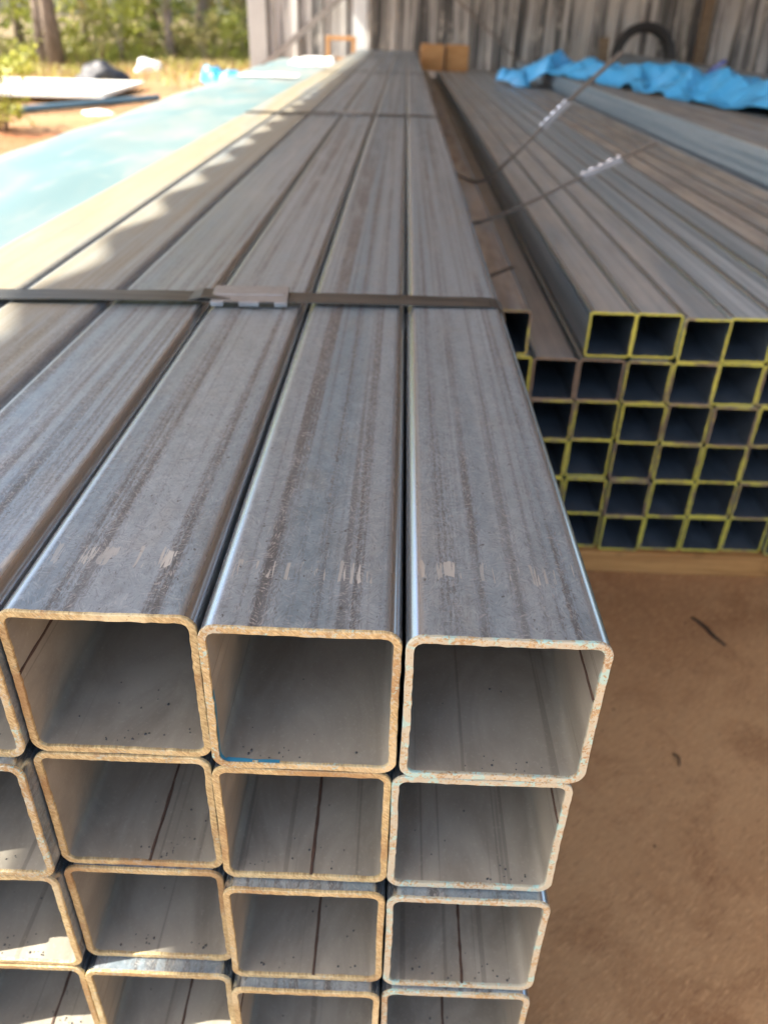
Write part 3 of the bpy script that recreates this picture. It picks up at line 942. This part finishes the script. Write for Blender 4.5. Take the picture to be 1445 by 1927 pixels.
loose_strap([(0.052, 2.72, -0.180), (0.139, 2.43, -0.176), (0.215, 2.30, -0.09), (0.293, 2.25, 0.006), (0.351, 2.20, 0.080), (0.453, 2.10, 0.204)],
            [((0.293, 2.25, 0.006), (0.351, 2.20, 0.080))], "loose cut strap with pale seal, its end standing highest above the right stack")
loose_strap([(0.052, 1.90, -0.182), (0.093, 1.827, -0.178), (0.205, 1.80, -0.125), (0.330, 1.78, -0.053), (0.411, 1.75, -0.005), (0.477, 1.72, 0.034)],
            [((0.330, 1.78, -0.053), (0.411, 1.75, -0.005))], "loose cut strap with pale seal, nearer and lower of the two on the right stack")
s = obj("steel_strap", ribbon("steel_strap", [(0.052, 1.31, -0.1838), (0.083, 1.345, -0.1838), (0.134, 1.42, -0.1838), (0.142, 1.431, -0.187)], 0.012, (-0.8, 0.6, 0), 0.001), "strap")
tag(s, "short dark strap piece over the lone tube beside the trough", "strap")

# ------------------------------------------------------------------ pale blue film-covered sheet stack on the left
stack = empty("sheet_stack", (-1.0, 0, G))
tag(stack, "long low stack of sheets under sunlit pale blue film left of the near bundle", "sheet stack")
SA = math.radians(1.3)
def stk(x, y, z):                # local frame turned a little to the left
    return (-0.66 + 1.0 + x * math.cos(SA) - y * math.sin(SA), x * math.sin(SA) + y * math.cos(SA), z - G)
vs, fs = [], []
nx_, ny_ = 14, 190
for j in range(ny_ + 1):
    y = -0.9 + 11.6 * j / ny_
    for i in range(-2, nx_ + 3):
        u = min(max(i / nx_, 0), 1)
        x = -0.70 * (1 - u)
        z = -0.152
        z += 0.011 * mnoise.noise(Vector((x * 4, y * 1.5, 1))) + 0.003 * mnoise.noise(Vector((x * 14, y * 4, 5)))
        if y > 7.5: z += 0.02 * max(0, mnoise.noise(Vector((x * 4, y * 2.6, 9)))) * min(1, (y - 7.5))
        if i < 0: z = -0.152 - 0.11 * (-i); x -= 0.004 * (-i) * (1 + mnoise.noise(Vector((0, y * 5, 2))))
        if i > nx_: z = -0.152 - 0.11 * (i - nx_); x += 0.003 * (i - nx_)
        vs.append(stk(x, y, z))
w_ = nx_ + 5
for j in range(ny_):
    for i in range(w_ - 1):
        fs.append((j * w_ + i, j * w_ + i + 1, (j + 1) * w_ + i + 1, (j + 1) * w_ + i))
obj("film_cover", mesh("film_cover", vs, fs, True), "film", stack)
for k in range(8):
    z0 = G + 0.09 + k * 0.058
    bm = box_mesh("sheet_pack", -0.69, -0.012, -0.88 + 0.01 * (k % 3), 10.68 - 0.012 * (k % 2), z0, z0 + 0.052, 0.003)
    o = obj("sheet_pack", bm, "trim", stack)
    o.location = (0.34, 0, -G); o.rotation_euler = (0, 0, SA)
for y in (-0.3, 2.5, 5.3, 8.1, 10.2):
    o = obj("bearer", box_mesh("bearer", -0.72, 0.0, y, y + 0.1, G, G + 0.088, 0.003), "wood", stack)
    o.location = (0.34, 0, -G); o.rotation_euler = (0, 0, SA)

# crumpled sheets
def crumple(name, path, width, hgt, seed, mat, fold=1.0, thick=0.0025, nu=70, nv=22):
    P = smooth(path, 8)
    vs, fs = [], []
    n = len(P)
    plen = sum((P[k + 1] - P[k]).length for k in range(n - 1))
    for a in range(nu + 1):
        t = a / nu * (n - 1)
        i = min(int(t), n - 2)
        c = P[i].lerp(P[i + 1], t - i)
        d = (P[min(i + 1, n - 1)] - P[max(i, 0)]); d.z = 0
        d = d.normalized() if d.length > 1e-6 else Vector((1, 0, 0))
        sd = Vector((-d.y, d.x, 0))
        endf = min(1.0, 6 * min(a, nu - a) / nu + 0.25)
        for b in range(nv + 1):
            v = b / nv * 2 - 1
            q = Vector((a / nu * plen * 2.6, v * 1.1, seed))
            f1 = mnoise.noise(q * 1.0); f2 = 1 - 2 * abs(mnoise.noise(q * 1.9 + Vector((9, 1, 2)))); f3 = 2.2 * mnoise.voronoi(q * 1.15 + Vector((0, 0, seed)))[0][0] - 0.9
            z = hgt * endf * max(0, 1 - v * v) ** 0.6 * (0.65 + 0.5 * f1) + fold * endf * (0.018 * f2 + 0.065 * f3 + 0.022 * mnoise.noise(q * 3.7)) * (1 - 0.6 * v * v)
            wv = width / 2 * (1 + 0.30 * mnoise.noise(Vector((a / nu * plen * 3.1, 5 if v > 0 else 9, seed)))) * (0.7 + 0.3 * endf)
            p = c + sd * (v * wv) + d * (0.03 * f2) + Vector((0, 0, max(z, 0.004)))
            vs.append(p)
    for a in range(nu):
        for b in range(nv):
            k = a * (nv + 1) + b
            fs.append((k, k + nv + 1, k + nv + 2, k + 1))
    me = mesh(name, vs, fs, False)
    o = obj(name, me, mat)
    sm = o.modifiers.new("thickness", 'SOLIDIFY'); sm.thickness = thick; sm.offset = 1
    return o
TZ = C_TOP + 0.003
t = crumple("blue_tarp", [(1.30, 7.6, TZ), (1.44, 6.5, TZ), (1.60, 5.4, TZ), (1.72, 4.5, TZ), (1.86, 3.5, TZ)], 0.56, 0.055, 3.1, "tarp", 1.75, nu=96, nv=18)
tag(t, "long crumpled blue tarp bundled along the far right stack in front of the tyre", "tarp")
t = crumple("blue_tarp", [(0.72, 7.5, -0.182), (0.90, 7.55, -0.182), (1.08, 7.5, -0.12), (1.25, 7.4, -0.07)], 0.55, 0.17, 8.4, "tarp", 1.0, nu=22, nv=10)
tag(t, "smaller blue tarp flap over the step between right stacks, left of the long tarp", "tarp")
t = crumple("blue_tarp", [(-2.80, 12.05, -0.52), (-2.56, 11.9, -0.58), (-2.32, 11.8, -0.64), (-2.02, 11.7, -0.72)], 0.56, 0.26, 5.2, "tarp2", 1.8, nu=26, nv=14)
tag(t, "bright blue crumpled plastic on the dirt beside the shed corner", "tarp")
t = crumple("white_wrap", [(-1.25, 8.9, -0.145), (-1.05, 9.0, -0.145), (-0.85, 8.95, -0.145)], 0.40, 0.035, 2.2, "white", 0.8, nu=40)
tag(t, "crinkled white plastic wrap lying on the far part of the pale blue stack", "plastic wrap")
t = crumple("white_wrap", [(-1.45, 6.9, -0.145), (-1.2, 6.95, -0.145), (-0.98, 6.9, -0.145)], 0.22, 0.012, 6.2, "white", 0.35, nu=40)
tag(t, "low white plastic fold across the pale blue stack, nearer than the crinkled one", "plastic wrap")

# ------------------------------------------------------------------ things by the back wall
o = obj("tyre", None)
bm = bmesh.new()
prof_t = [(0.275, -0.075), (0.315, -0.095), (0.355, -0.088), (0.372, -0.06), (0.378, 0.0), (0.372, 0.06), (0.355, 0.088), (0.315, 0.095), (0.275, 0.075), (0.285, 0.0)]
n = 48
rings = []
for k in range(n):
    a = 2 * math.pi * k / n
    rings.append([bm.verts.new(((rr + (0.006 if (k % 2 and rr > 0.36) else 0)) * math.cos(a), yy, rr * math.sin(a))) for rr, yy in prof_t])
for k in range(n):
    for i in range(len(prof_t)):
        j = (i + 1) % len(prof_t)
        bm.faces.new((rings[k][i], rings[k][j], rings[(k + 1) % n][j], rings[(k + 1) % n][i]))
bmesh.ops.recalc_face_normals(bm, faces=bm.faces[:])
me = bpy.data.meshes.new("tyre"); bm.to_mesh(me); bm.free()
bpy.data.objects.remove(o)
o = obj("tyre", me, "rubber", None, (2.74, 10.75, -0.03))
o.rotation_euler = (math.radians(-7), 0, 0)
tag(o, "black tyre standing against the ribbed wall behind the long blue tarp", "tyre")
o = obj("timber_block", box_mesh("timber_block", 2.30, 3.20, 10.62, 10.9, G, -0.415, 0.004), "wood")
tag(o, "timber block that carries the black tyre by the wall", "timber")
o = obj("leaning_board", box_mesh("leaning_board", -0.06, 0.06, -0.012, 0.012, 0, 0.93, 0.002), "oldwood", None, (2.28, 10.55, G))
o.rotation_euler = (math.radians(-8), math.radians(-3), 0)
tag(o, "short brown board leaning beside the tyre", "board")
o = obj("webbing_strap", ribbon("webbing_strap", smooth([(1.80, 5.6, -0.02), (1.84, 5.5, 0.05), (1.88, 5.48, 0.09), (1.90, 5.46, 0.105)]), 0.03, (0.8, -0.5, 0.0), 0.003), "webbing")
tag(o, "violet webbing strap poking up from the long blue tarp", "strap")

def crate(name, x, y, z, w, d, h, label):
    e = empty(name, (x, y, z))
    tag(e, label, "box", "orange boxes at the far tube ends")
    t = 0.018
    for (a, b, c, f) in ((-w / 2, w / 2, -d / 2, -d / 2 + t), (-w / 2, w / 2, d / 2 - t, d / 2)):
        obj("side_board", box_mesh("side_board", a, b, c, f, 0, h, 0.002), "crate", e)
    for s in (-1, 1):
        xx = s * (w / 2 - t / 2)
        obj("end_board", box_mesh("end_board", xx - t / 2, xx + t / 2, -d / 2 + t + 0.001, d / 2 - t - 0.001, 0, h - 0.004, 0.002), "crate", e)
    obj("lid", box_mesh("lid", -w / 2 + 0.004, w / 2 - 0.004, -d / 2 + 0.004, d / 2 - 0.004, h + 0.0005, h + 0.014, 0.002), "crate", e)
crate("wooden_box", 0.175, 9.70, B_TOP + 0.001, 0.25, 0.34, 0.235, "left of two orange wooden boxes at the far end of the right stack")
crate("wooden_box", 0.445, 9.72, B_TOP + 0.001, 0.245, 0.30, 0.235, "right of two orange wooden boxes at the far end of the right stack")
fr = empty("wooden_trestle", (-0.875, 10.42, -0.148))
tag(fr, "open orange wooden frame standing at the far end of the pale blue stack", "frame")
for s in (-1, 1):
    obj("upright", box_mesh("upright", s * 0.15 - 0.022, s * 0.15 + 0.022, -0.03, 0.03, 0, 0.205, 0.002), "crate", fr)
obj("top_rail", box_mesh("top_rail", -0.175, 0.175, -0.032, 0.032, 0.2055, 0.25, 0.002), "crate", fr)
obj("bottom_rail", box_mesh("bottom_rail", -0.127, 0.127, -0.028, 0.028, 0.0, 0.035, 0.002), "crate", fr)

# ------------------------------------------------------------------ yard on the left
pan = empty("panel_stack", (-4.72, 12.35, ground_z(-4.72, 12.35)))
pan.rotation_euler = (0, 0, math.radians(4))
tag(pan, "low stack of white panels lying on the dirt in front of the trees", "panels")
for k in range(2):
    for s, (x0, x1) in enumerate(((-1.9, -0.058), (-0.05, 0.62))):
        o = obj("panel", box_mesh("panel", x0, x1, -1.35 + 0.03 * k, 1.25 - 0.03 * (k % 2), 0.06 + k * 0.026, 0.06 + k * 0.026 + 0.022, 0.003), "panel", pan)
        o.rotation_euler = (0, 0, math.radians((0.8, -0.6, 0.3)[k]))
for y in (-1.0, 0.7):
    obj("bearer", box_mesh("bearer", -1.8, 0.5, y, y + 0.09, -0.04, 0.058, 0.003), "wood", pan)
def lump(name, loc, sz, seed, mat, label, cat, sub=4, amp=0.45):
    bm = bmesh.new()
    bmesh.ops.create_icosphere(bm, subdivisions=sub, radius=1.0)
    for v in bm.verts:
        p = v.co.copy()
        f = 1 + amp * mnoise.noise(p * 1.4 + Vector((seed, 0, 0))) + amp * 0.5 * (0.5 - abs(mnoise.noise(p * 3.6 + Vector((0, seed, 0)))))
        v.co = Vector((p.x * sz[0] * f, p.y * sz[1] * f, max(-0.05, p.z * sz[2] * f)))
    me = bpy.data.meshes.new(name); bm.to_mesh(me); bm.free()
    me.polygons.foreach_set("use_smooth", [True] * len(me.polygons))
    o = obj(name, me, mat, None, loc)
    tag(o, label, cat)
    return o
lump("plastic_bag", (-4.95, 13.9, G + 0.06), (0.36, 0.26, 0.25), 4.0, "bag", "black plastic bag heaped behind the white panels", "bag")
lump("white_sack", (-4.82, 16.2, ground_z(-4.82, 16.2) + 0.02), (0.24, 0.18, 0.17), 9.0, "white", "small white sack on the dirt bank right of the black bag", "sack")
o = obj("steel_pipe", tube_path("steel_pipe", [(-7.4, 3.6, G + 0.05), (-4.60, 9.2, G + 0.045), (-3.45, 11.7, G + 0.045)], 0.04, 10), "pipe")
tag(o, "long blue-grey pipe lying on the sunlit dirt left of the pale blue stack", "pipe")

lump("white_rag", (-3.62, 9.75, ground_z(-3.62, 9.75) + 0.005), (0.15, 0.12, 0.04), 13.0, "white", "small white rag on the sunlit dirt beside the pale blue stack", "rag", 3)

# twigs and pebbles on the shed floor
def twig(P, r, lab):
    o = obj("twig", tube_path("twig", smooth(P, 5), [r * (0.5 + 0.5 * math.sin(math.pi * min(1, (k + 1) / (5 * (len(P) - 1) + 1)))) for k in range(5 * (len(P) - 1) + 1)], 6), "twig")
    tag(o, lab, "twig")
twig([(0.505, 0.955, G + 0.003), (0.522, 0.925, G + 0.004), (0.530, 0.90, G + 0.003), (0.545, 0.872, G + 0.003)], 0.0035, "dark curved twig on the brown floor near the yellow-ended stack")
twig([(0.366, 0.600, G + 0.002), (0.372, 0.590, G + 0.005), (0.369, 0.575, G + 0.003)], 0.002, "tiny bent twig on the brown floor in the middle")
bm = bmesh.new()
rng = random.Random(3)
for k in range(40):
    x, y = rng.uniform(0.03, 1.0), rng.uniform(0.1, 1.1)
    r = rng.choice((0.0008, 0.001, 0.0013, 0.002))
    bmesh.ops.create_icosphere(bm, subdivisions=1, radius=r, matrix=Matrix.Translation((x, y, G + r * 0.5)) @ Matrix.Diagonal((1, rng.uniform(.6, 1.4), .7, 1)))
me = bpy.data.meshes.new("grit"); bm.to_mesh(me); bm.free()
tag(obj("grit", me, "twig"), "dark grit scattered over the brown shed floor", kind="stuff")

# ------------------------------------------------------------------ plants
def leaf_cloud(name, n, shape, size, seed, clumps=14, flat=1.0):
    """leaf-sized faces gathered in clumps; shape(rng) gives a clump centre"""
    rng = random.Random(seed)
    cs = [shape(rng) for _ in range(clumps)]
    vs, fs = [], []
    for k in range(n):
        c, cr = cs[rng.randrange(clumps)]
        p = Vector((rng.gauss(0, 1), rng.gauss(0, 1), rng.gauss(0, 0.8))) * cr * 0.55 + Vector(c)
        a = Vector((rng.gauss(0, 1), rng.gauss(0, 1), rng.gauss(0, 0.7))).normalized()
        b = a.orthogonal().normalized()
        b = (b * math.cos(rng.uniform(0, 6.28)) + a.cross(b) * math.sin(rng.uniform(0, 6.28))).normalized()
        s = size * rng.uniform(0.6, 1.4)
        i = len(vs)
        vs += [p - a * s, p + b * s * 0.42, p + a * s, p - b * s * 0.42]
        fs.append((i, i + 1, i + 2, i + 3))
    return mesh(name, vs, fs)

def shrub_shape(w, h):
    def f(rng):
        a = rng.uniform(0, 6.28); q = math.sqrt(rng.random())
        z = rng.uniform(0.12, 1.0) * h
        k = math.sin(math.pi * min(1, 0.25 + 0.75 * (1 - z / h)))
        return (math.cos(a) * q * w * (0.35 + 0.65 * k), math.sin(a) * q * w * (0.35 + 0.65 * k), z), rng.uniform(0.15, 0.33) * w
    return f
def crown_shape(w, z0, z1):
    def f(rng):
        z = rng.uniform(z0, z1)
        t = (z - z0) / (z1 - z0)
        rr = w * (0.35 + 0.75 * math.sin(math.pi * (0.15 + 0.8 * t)))
        a = rng.uniform(0, 6.28); q = math.sqrt(rng.random())
        return (math.cos(a) * q * rr, math.sin(a) * q * rr, z), rng.uniform(0.25, 0.5) * w
    return f
leaf_mats = ("leafA", "leafB", "leafC")
shrub_mesh, stem_mesh = [], []
for k in range(6):
    me = leaf_cloud("foliage", 900, shrub_shape(0.55 + 0.12 * (k % 3), 1.0 + 0.25 * (k % 4)), 0.048, 50 + k, 22)
    me.materials.append(M[leaf_mats[(0, 0, 2, 1, 0, 2)[k]]])
    shrub_mesh.append(me)
def stems(seed, h):
    rng = random.Random(seed)
    bm = bmesh.new()
    for k in range(6):
        a = rng.uniform(0, 6.28); l = rng.uniform(0.2, 0.45)
        P = [(0.04 * math.cos(a), 0.04 * math.sin(a), -0.05), (l * 0.4 * math.cos(a), l * 0.4 * math.sin(a), h * 0.4), (l * math.cos(a), l * math.sin(a), h * rng.uniform(0.7, 0.95))]
        t = tube_path("stem", P, [0.014, 0.010, 0.005], 5)
        bm.from_mesh(t); bpy.data.meshes.remove(t)
    me = bpy.data.meshes.new("stem"); bm.to_mesh(me); bm.free()
    me.materials.append(M["bark"])
    return me
stem_mesh = [stems(70 + k, 1.1) for k in range(3)]
def shrub(x, y, sc, k, label, group="shrubs at the edge of the wood"):
    e = empty("shrub", (x, y, ground_z(x, y)), k * 1.3)
    e.scale = (sc, sc, sc)
    tag(e, label, "shrub", group)
    obj("foliage", shrub_mesh[k % 6], None, e)
    obj("stem", stem_mesh[k % 3], None, e)
shrub(-4.05, 8.2, 0.78, 0, "bright yellow-green shrub at the left edge, nearest of all the shrubs", None)
SH = [(-10.6, 18.6, 1.0), (-9.4, 19.6, 1.25), (-9.1, 18.6, 0.8), (-8.1, 20.4, 1.3), (-7.1, 20.4, 0.95), (-6.6, 21.2, 1.5), (-6.2, 19.2, 1.0), (-5.6, 21.0, 1.3),
      (-5.2, 19.4, 0.9), (-4.7, 20.6, 1.2), (-4.3, 18.9, 0.8), (-3.9, 20.2, 1.15), (-3.5, 19.3, 0.9), (-3.1, 20.6, 1.2), (-2.6, 19.2, 0.9), (-11.4, 21.0, 1.4), (-2.2, 21.6, 1.3)]
SH.sort()
NUM = ("first", "second", "third", "fourth", "fifth", "sixth", "seventh", "eighth", "ninth", "tenth", "eleventh", "twelfth", "thirteenth", "fourteenth", "fifteenth", "sixteenth", "seventeenth", "eighteenth", "nineteenth", "twentieth")
KD = ("yellow-green", "sunny yellow-green", "olive", "dark green", "yellowish", "dull olive")
for i, (x, y, sc) in enumerate(SH):
    shrub(x, y, sc, i, f"{KD[i % 6]} shrub at the wood's edge, {NUM[i]} from the left along the row")

def trunk_mesh(seed, h, r):
    rng = random.Random(seed)
    P = [(0, 0, -0.15)]
    for k in range(1, 8):
        P.append((rng.uniform(-0.06, 0.06) * k * 0.5, rng.uniform(-0.06, 0.06) * k * 0.5, h * k / 7))
    rad = [r * (1.25 if k == 0 else 1.0 - 0.11 * k) for k in range(8)]
    bm = bmesh.new()
    t = tube_path("t", P, rad, 10); bm.from_mesh(t); bpy.data.meshes.remove(t)
    for k in range(2, 7):
        for _ in range(2):
            a = rng.uniform(0, 6.28); L = rng.uniform(0.7, 1.5)
            b = Vector(P[k])
            Q = [b, b + Vector((math.cos(a), math.sin(a), 0.35)) * L * 0.5, b + Vector((math.cos(a), math.sin(a), 0.6)) * L]
            t = tube_path("t", Q, [r * 0.32, r * 0.2, r * 0.08], 6); bm.from_mesh(t); bpy.data.meshes.remove(t)
    me = bpy.data.meshes.new("trunk"); bm.to_mesh(me); bm.free()
    me.materials.append(M["bark"])
    return me
trunks = [trunk_mesh(200 + k, 6.0 + k, 0.10 + 0.02 * (k % 3)) for k in range(4)]
crowns = []
for k in range(4):
    me = leaf_cloud("crown", 1500, crown_shape(1.3, 1.3 + 0.3 * (k % 2), 6.4 + k), 0.085, 300 + k, 40)
    me.materials.append(M[("leafB", "leafA", "leafC", "leafA")[k]])
    crowns.append(me)
TR = [(-12.0, 22.5), (-10.9, 20.2), (-9.9, 22.8), (-7.35, 18.4), (-7.75, 18.9), (-5.15, 19.3), (-6.9, 23.0), (-6.2, 22.0), (-5.3, 23.5), (-4.85, 20.9), (-4.1, 22.6), (-3.3, 23.0), (-2.6, 22.4), (-13.5, 24.0), (-9.0, 25.0), (-7.4, 26.0), (-5.8, 26.5), (-4.4, 26.2), (-3.0, 26.0)]
TR.sort()
TK = ("slender", "straight", "leaning", "brown")
for i, (x, y) in enumerate(TR):
    e = empty("tree", (x, y, ground_z(x, y)), i * 2.1)
    e.scale = (1, 1, 1) if (x, y) not in ((-7.35, 18.4), (-7.75, 18.9)) else (1.5, 1.5, 1.2)
    tag(e, f"{TK[i % 4]}-trunked tree in the wood behind the yard, {NUM[i]} trunk from the left", "tree", "trees of the wood behind the yard")
    obj("trunk", trunks[i % 4], None, e)
    obj("crown", crowns[(i * 3 + 1) % 4], None, e)
# the deeper wood: one mass
def deep(rng):
    x = rng.uniform(-46, 6)
    return (x, rng.uniform(29, 36) - 0.15 * x * 0, rng.uniform(-0.6, 7.5)), 1.5
me = leaf_cloud("far_wood", 26000, deep, 0.20, 999, 420)
me.materials.append(M["leafB"]); me.materials.append(M["leafA"]); me.materials.append(M["leafC"])
rng = random.Random(1)
me.polygons.foreach_set("material_index", [rng.choice((0, 0, 1, 2)) for _ in me.polygons])
tag(obj("far_wood", me), "deep mixed green wood filling the background beyond the yard", kind="stuff")
# low weeds and dry grass
def blades(name, n, area, hgt, seed, mats, bw=0.006):
    rng = random.Random(seed)
    vs, fs, mi = [], [], []
    for k in range(n):
        x, y = area(rng)
        z = ground_z(x, y)
        a = rng.uniform(0, 6.28); h = hgt * rng.uniform(0.4, 1.3); l = rng.uniform(0.1, 0.9) * h
        d = Vector((math.cos(a), math.sin(a), 0)); s = Vector((-d.y, d.x, 0)) * bw * rng.uniform(.6, 1.5)
        p = Vector((x, y, z - 0.01))
        i = len(vs)
        vs += [p - s, p + s, p + d * l * 0.4 + Vector((0, 0, h * 0.6)) + s * .7, p + d * l * 0.4 + Vector((0, 0, h * 0.6)) - s * .7, p + d * l + Vector((0, 0, h))]
        fs += [(i, i + 1, i + 2, i + 3), (i + 3, i + 2, i + 4)]
        q = rng.randrange(len(mats)); mi += [q, q]
    me = mesh(name, vs, fs, False, mi)
    for k in mats: me.materials.append(M[k])
    return me
def bank_area(rng):
    y = rng.gauss(17.0, 1.4)
    return rng.uniform(-11, -2.3), y
tag(obj("dry_grass", blades("dry_grass", 5500, bank_area, 0.16, 11, ("straw", "straw", "leafA"), 0.010)), "dry straw-coloured grass and weeds along the dirt bank", kind="stuff")
def yard_area(rng):
    x = rng.uniform(-8, -2.0)
    return x, rng.uniform(4, 15)
tag(obj("straw_litter", blades("straw_litter", 3500, yard_area, 0.03, 12, ("straw",), 0.006)), "bits of straw litter on the sunlit dirt yard", kind="stuff")
def weeds_area(rng):
    return rng.uniform(-12, -2.0), rng.uniform(18.8, 26)
tag(obj("undergrowth", blades("undergrowth", 9000, weeds_area, 0.34, 13, ("leafA", "leafC", "leafB", "straw"), 0.018)), "green and yellow undergrowth below the trees", kind="stuff")
